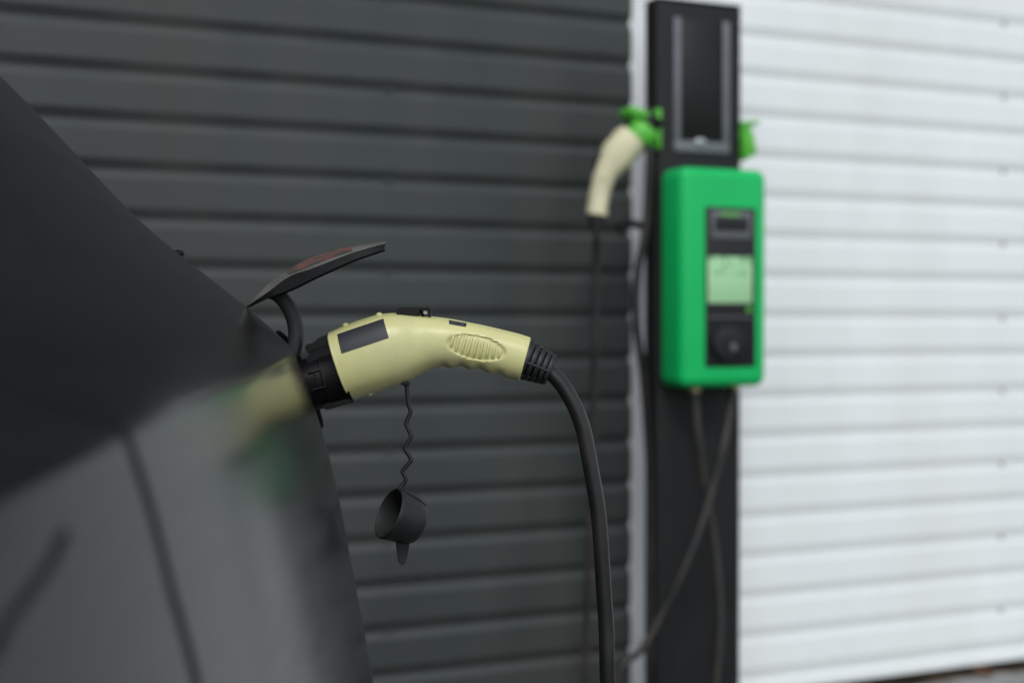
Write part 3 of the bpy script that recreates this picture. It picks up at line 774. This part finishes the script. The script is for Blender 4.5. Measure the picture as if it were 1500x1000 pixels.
for i, p in enumerate(prof):
    y = gap_y(p.y); sl_.append(car_pt(p.x, p.y, y) - car_norm(i, y) * 0.0018 - CO)
tube('panel_seal', sl_[::2], 0.0036, M['liner'], car, 8)
# dark curved strip low on the fender
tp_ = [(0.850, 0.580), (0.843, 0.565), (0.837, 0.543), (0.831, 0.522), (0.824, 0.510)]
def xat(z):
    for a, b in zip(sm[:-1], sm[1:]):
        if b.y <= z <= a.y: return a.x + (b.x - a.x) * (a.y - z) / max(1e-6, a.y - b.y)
tube('narrow_strip', [p - CO for p in catmull([car_pt(xat(z), z, y) for z, y in tp_], 5)], 0.0024, M['liner'], car, 10)
# dark inner structure behind the panels
bm = bmesh.new()
grid_into(bm, [[car_pt(p.x, p.y, y) - CO - Vector((0.05, 0, 0.02)) for y in (0.34, 0.6, 0.745, 0.9, 1.2, 1.5, 1.8, 2.1, 2.26)] for p in prof[::4] + [prof[-1]]])
link('inner_structure', bm_mesh('inner_structure', bm, M['liner'], True, 60), car)
# rest of the body: flanks, bonnet, cabin
M['glass'] = mat('dark_glass', (0.01, 0.012, 0.012), 0.05, spec=0.6, var=0.05)
bm = bmesh.new(); XR = -4.3 + 1.2
rings = []
for Ys in (0.30, 2.30):
    ring = [car_pt(p.x, p.y, Ys) - CO for p in prof[::3]]
    ring2 = [Vector((XR, v.y, min(v.z, 1.2))) for v in ring]
    grid_into(bm, [ring, [a * .5 + b * .5 for a, b in zip(ring, ring2)], ring2]); rings.append(ring2)
grid_into(bm, rings)
top = [[car_pt(prof[0].x, prof[0].y, y) - CO + Vector((-k * 0.5, 0, 0.012 * k)) for y in (0.30, .6, .9, 1.2, 1.5, 1.8, 2.1, 2.30)] for k in range(5)]
grid_into(bm, top)
link('body_shell', bm_mesh('body_shell', bm, M['paint'], True, 50), car)
def cab(name, pts, y0, y1, m, bev):
    return prism(name, [(x + 1.2, z) for x, z in pts], y0 - 1.3, y1 - 1.3, m, car, bev)
cab('cabin_roof', [(-1.55, 1.70), (-1.95, 1.775), (-3.4, 1.745), (-3.9, 1.60), (-3.9, 1.56), (-3.4, 1.70), (-1.95, 1.73), (-1.57, 1.66)], 0.52, 2.08, M['paint'], 0.01)
cab('window_glass', [(-0.86, 1.34), (-1.56, 1.675), (-1.95, 1.728), (-3.4, 1.698), (-3.88, 1.57), (-4.2, 1.20), (-2.0, 1.22)], 0.47, 2.13, M['glass'], 0.01)
for yy in (0.46, 2.12):
    bm = bmesh.new(); lathe_bm(bm, [(-0.10, 0.20), (-0.10, 0.30), (-0.08, 0.318), (0.08, 0.318), (0.10, 0.30), (0.10, 0.20)], Vector((-1.15, yy, 0.3185)) - CO, (0, 1, 0), 40, side=(1, 0, 0))
    w_ = link('wheel', bm_mesh('wheel', bm, M['tyre'], True, 40), car)
    bm = bmesh.new(); lathe_bm(bm, [(-0.07, 0.0), (-0.075, 0.06), (-0.06, 0.19), (0.06, 0.2), (0.06, 0.0)], Vector((-1.15, yy, 0.3185)) - CO, (0, 1, 0), 30, side=(1, 0, 0))
    link('rim', bm_mesh('rim', bm, M['rim'], True, 40), w_)
# charging port: bezel ring and liner lying in the nose panel behind the plug's nose
def prof_at(z):
    for a, b in zip(sm[:-1], sm[1:]):
        if b.y <= z <= a.y:
            f = (a.y - z) / max(1e-6, a.y - b.y); return a.x + (b.x - a.x) * f
    return sm[0].x
def on_car(z, Y, off=0.0):
    x = prof_at(z); p = car_pt(x, z, Y); dzs = 0.004
    t = Vector((prof_at(z + dzs) - prof_at(z - dzs), 0, 2 * dzs)).normalized(); n = Vector((t.z, 0, -t.x)).normalized()
    return p + n * off
zc0, zc1, yc, ry_ = 0.797, 0.887, 1.405, 0.045
ringp = []
for k in range(41):
    th = 2 * math.pi * k / 40
    ex = 2 / 2.6; c, s = math.cos(th), math.sin(th)
    z = (zc0 + zc1) / 2 + math.copysign(abs(s) ** ex, s) * (zc1 - zc0) / 2; y = yc + math.copysign(abs(c) ** ex, c) * ry_
    ringp.append(on_car(z, y, 0.0022) - CO)
bm = bmesh.new(); tube_bm(bm, ringp, 0.0030, 8, False)
link('port_bezel', bm_mesh('port_bezel', bm, M['liner'], True, 60), car)
# flap: curved slab
YF = 1.36
def qc(px, py, y=0.0): return at(px, py, YF + y) - CO
FT = [(360, 450), (373, 436), (387, 422), (404, 406), (422, 396), (442, 384), (470, 373), (510, 363), (540, 358), (565, 354)]      # outer face, ridge
FM = [(361, 450.4), (377, 439), (396, 426), (414, 412), (432, 402), (450, 396.5), (478, 386), (514, 372), (541, 364), (564.5, 357.5)]  # outer face, near edge
FB = [(363, 451), (380, 443), (398, 434.5), (416, 427.5), (436, 419), (458, 408), (486, 395), (520, 380), (543, 372), (562.5, 365.5)]  # inner face, near edge
FW = [0.006, 0.022, 0.034, 0.042, 0.048, 0.052, 0.054, 0.052, 0.046, 0.034]
def flap_row(u, nv=14):
    t = lerp_list(FT, u); m_ = lerp_list(FM, u); b = lerp_list(FB, u); w = lerp_list(FW, u); top, bot = [], []
    for k in range(nv + 1):
        v = -1 + 2 * k / nv; a = v * v if v < 0 else v * v
        tx, ty = t[0] + (m_[0] - t[0]) * a, t[1] + (m_[1] - t[1]) * a
        top.append(qc(tx, ty, w * v)); bx, by = b[0] + (m_[0] - b[0]) * 0.0, b[1]
        lift = (1 - a) * (t[1] - m_[1]) * 0.9
        bot.append(qc(bx, by + lift, w * v * 0.97))
    return top, bot
flap_rows = [flap_row((len(FT) - 1) * i / 45) for i in range(46)]
bm = bmesh.new(); vs = grid_into(bm, [t + list(reversed(b)) for t, b in flap_rows], closed_v=True)
bm.faces.new(vs[0]); bm.faces.new(list(reversed(vs[-1])))
flap = link('charging_flap', bm_mesh('charging_flap', bm, M['cap_rubber'], True, 35), car)
bm = bmesh.new(); grid_into(bm, [[p + Vector((0, 0, 0.0005)) for p in t] for t, b in flap_rows[2:]])
link('outer_skin', bm_mesh('outer_skin', bm, M['dusty_paint'], True, 60), flap)
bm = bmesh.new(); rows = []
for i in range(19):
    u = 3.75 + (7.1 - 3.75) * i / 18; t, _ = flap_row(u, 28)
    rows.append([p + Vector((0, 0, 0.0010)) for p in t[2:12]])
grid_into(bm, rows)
link('red_reflection_patch', bm_mesh('red_reflection_patch', bm, M['red_reflection'], True, 60), flap)  # reddish reflection painted as a thin patch on the outer face
# rubber seal under the rim of the flap
tube('flap_seal', [flap_row((len(FT) - 1) * i / 30)[1][0] + Vector((0, 0.004, -0.0006)) for i in range(7, 31)], 0.0011, M['liner'], flap, 8)
arm = catmull([qc(*p) for p in ((398, 428), (409, 433.5), (421, 447), (430.6, 468), (434, 492), (430, 517), (421, 538))], 6)
bm = bmesh.new(); fr_ = frames(arm); rows = []
for p, (t, n, b) in zip(arm, fr_):
    hw, hh = 0.011, 0.0062
    side = Vector((0, 1, 0)); out = t.cross(side).normalized()
    rows.append([p + side * sx * hw * k + out * sy * hh * m_ for sx, sy, k, m_ in ((-1, -1, 1, .7), (-1, -1, .8, 1), (1, -1, .8, 1), (1, -1, 1, .7), (1, 1, 1, .7), (1, 1, .8, 1), (-1, 1, .8, 1), (-1, 1, 1, .7))])
grid_into(bm, rows, closed_v=True)
link('hinge_arm', bm_mesh('hinge_arm', bm, M['cap_rubber'], True, 50), car)
# small washer nozzle on the silhouette of the bonnet
bm = bmesh.new(); bmesh.ops.create_uvsphere(bm, u_segments=16, v_segments=8, radius=0.005)
wp = at(261, 371.5, 1.40) - CO
for v in bm.verts: v.co = Vector((v.co.x * 1.2, v.co.y * 1.2, v.co.z * 0.8)) + wp
link('washer_nozzle', bm_mesh('washer_nozzle', bm, M['liner'], True, 60), car)

# ------------------------------------------------------------------ fallen leaves
def leaf_mesh(L, W):
    bm = bmesh.new(); rows = []
    for i in range(7):
        f = i / 6; w = W * math.sin(math.pi * min(1, f * 0.92 + 0.04)) ** 0.8
        rows.append([Vector((L * (f - .5), w * s, 0.006 * (1 - abs(s)) * -1 + 0.010 * f * f + 0.008 * abs(s))) for s in (-1, -.5, 0, .5, 1)])
    grid_into(bm, rows); return bm_mesh('fallen_leaf', bm, M['leaf'], True, 60)
lm = [leaf_mesh(0.05, 0.015), leaf_mesh(0.04, 0.013)]
for i, (s, e, lb) in enumerate(((0.80, 0.05, 'orange dry leaf on the paving at the foot of the white wall, nearest the post'), (1.02, 0.035, 'brown dry leaf lying in the litter strip under the white wall, second from the post'), (1.09, 0.05, 'brown dry leaf close to the right frame edge under the white wall'))):
    o = link('fallen_leaf', lm[i % 2]); o.location = wl(s, e, 0.010); o.rotation_euler = (random.uniform(-.3, .3), random.uniform(-.2, .2), random.uniform(0, 6))
    o['label'] = lb; o['category'] = 'leaf'; o['kind'] = 'thing'; o['group'] = 'fallen leaves along the foot of the wall'
